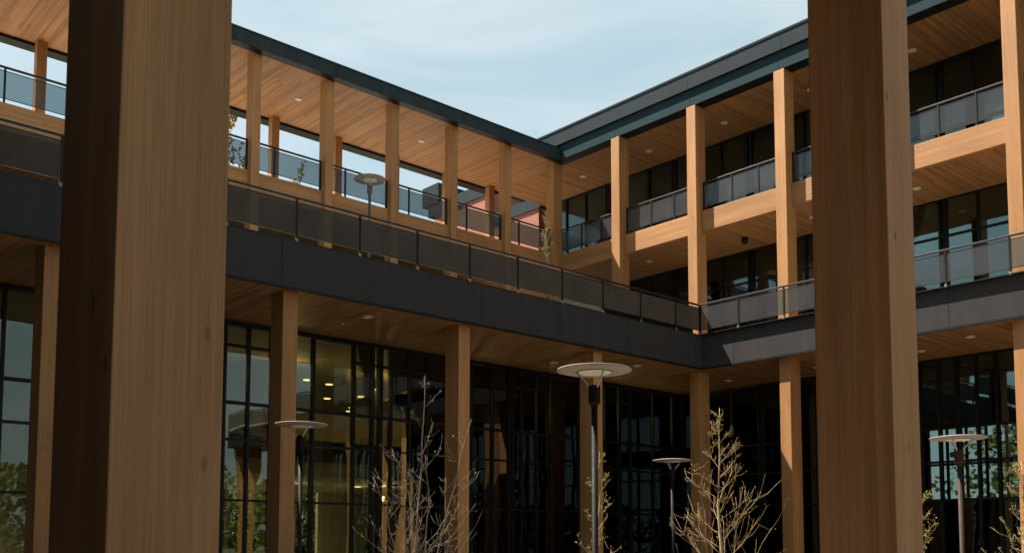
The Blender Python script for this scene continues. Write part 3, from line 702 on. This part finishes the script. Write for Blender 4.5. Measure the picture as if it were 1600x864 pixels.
# far wooded edge round the site, behind and beside the viewer (mirrored in the windows)
def woods(name, pts, seed, n=520, s0=0.7, s1=1.7):
    rr = random.Random(seed); mb = MB()
    for (cx, cy, hgt, rad) in pts:
        for i in range(n):
            th = rr.uniform(0, 6.28); u = rr.random() ** 0.5; hh = rr.uniform(0.1, 1.0)
            w = rad * (0.35 + 0.75 * math.sin(math.pi * min(1, hh * 0.9 + 0.08))) * u
            mb.leaf((cx + w * math.cos(th), cy + w * math.sin(th), hgt * hh), rr.uniform(s0, s1), rr)
    o = mb.build(name, 'gleaf'); o['kind'] = 'stuff'; return o
rr = random.Random(5); pts = []
for i in range(46):
    a = R(150 + 190 * i / 46) + rr.uniform(-.03, .03); d = rr.uniform(62, 95)
    pts.append((10 + d * math.cos(a), 8 + d * math.sin(a), rr.uniform(7, 13), rr.uniform(3.5, 6.5)))
pts2 = []
for i in range(14): pts2.append((rr.uniform(8, 48), rr.uniform(58, 75), rr.uniform(5, 7.5), rr.uniform(3.0, 5)))
for i in range(16): pts2.append((rr.uniform(56, 75), rr.uniform(-10, 45), rr.uniform(8, 13), rr.uniform(3.5, 6)))
woods('woods', pts, 6)
woods('woods', pts2, 8, 2600, 0.22, 0.6)

# ------------------------------------------------------------------ sky and sun
sdir = Vector((-0.31, 0.555, 1.0)).normalized()
W = bpy.data.worlds.new('World'); S.world = W; W.use_nodes = True
nt = W.node_tree
for n in list(nt.nodes): nt.nodes.remove(n)
out = N(nt, 'ShaderNodeOutputWorld'); bg = N(nt, 'ShaderNodeBackground', i_Strength=0.10)
sky = N(nt, 'ShaderNodeTexSky', sky_type='NISHITA'); sky.sun_disc = False
sky.sun_elevation = math.asin(sdir.z); sky.sun_rotation = math.atan2(sdir.x, sdir.y)
sky.air_density = 1.0; sky.dust_density = 1.5; sky.ozone_density = 1.5
tc = N(nt, 'ShaderNodeTexCoord'); mp = N(nt, 'ShaderNodeMapping'); mp.inputs['Scale'].default_value = (1.5, 3.2, 9.0); mp.inputs['Rotation'].default_value = (0.25, 0.1, 0.5)
L(nt, tc.outputs['Generated'], mp.inputs[0])
cn = N(nt, 'ShaderNodeTexNoise', i_Scale=1.3, i_Detail=7.0, i_Roughness=0.55, i_Distortion=0.6); L(nt, mp.outputs[0], cn.inputs['Vector'])
vc = ramp(nt, cn.outputs['Fac'], [(0.34, (1.28 / 3, 1.74 / 3, 1.84 / 3)), (0.68, (1.98 / 3, 2.20 / 3, 2.20 / 3))])
vc = mixc(nt, 'MULTIPLY', 1.0, vc, (3.0, 3.0, 3.0))
veil = mixc(nt, 'MIX', 0.90, sky.outputs[0], vc)
L(nt, veil, bg.inputs[0]); L(nt, bg.outputs[0], out.inputs[0])
sl = bpy.data.lights.new('sun', 'SUN'); sl.energy = 5.0; sl.angle = R(0.53); sl.color = (1.0, 0.90, 0.76)
so = bpy.data.objects.new('sun', sl); C.objects.link(so); so.rotation_euler = sdir.to_track_quat('Z', 'Y').to_euler(); so.location = (0, 0, 60)

# ------------------------------------------------------------------ camera
yaw, pit, rol = R(48.10), R(4.529), R(0.079)
fw = Vector((math.cos(yaw) * math.cos(pit), math.sin(yaw) * math.cos(pit), math.sin(pit)))
rt = Vector((math.sin(yaw), -math.cos(yaw), 0)); upv = rt.cross(fw)
rt2 = rt * math.cos(rol) + upv * math.sin(rol); up2 = upv * math.cos(rol) - rt * math.sin(rol)
cd = bpy.data.cameras.new('camera'); cam = bpy.data.objects.new('camera', cd); C.objects.link(cam)
mat = Matrix((rt2, up2, -fw)).transposed().to_4x4(); mat.translation = (0, 0, G); cam.matrix_world = mat
cd.sensor_width = 36; cd.lens = 34.58; cd.shift_y = 0.18717; cd.clip_end = 1500; cd.clip_start = 0.05
cd.dof.use_dof = True; cd.dof.focus_distance = 30; cd.dof.aperture_fstop = 9.0
S.camera = cam
S.view_settings.view_transform = 'Standard'; S.view_settings.look = 'None'; S.view_settings.exposure = 1.87; S.view_settings.gamma = 1
S.view_settings.use_curve_mapping = False
S.cycles.use_denoising = True
S.cycles.max_bounces = 10; S.cycles.diffuse_bounces = 5; S.cycles.transparent_max_bounces = 24; S.cycles.glossy_bounces = 4
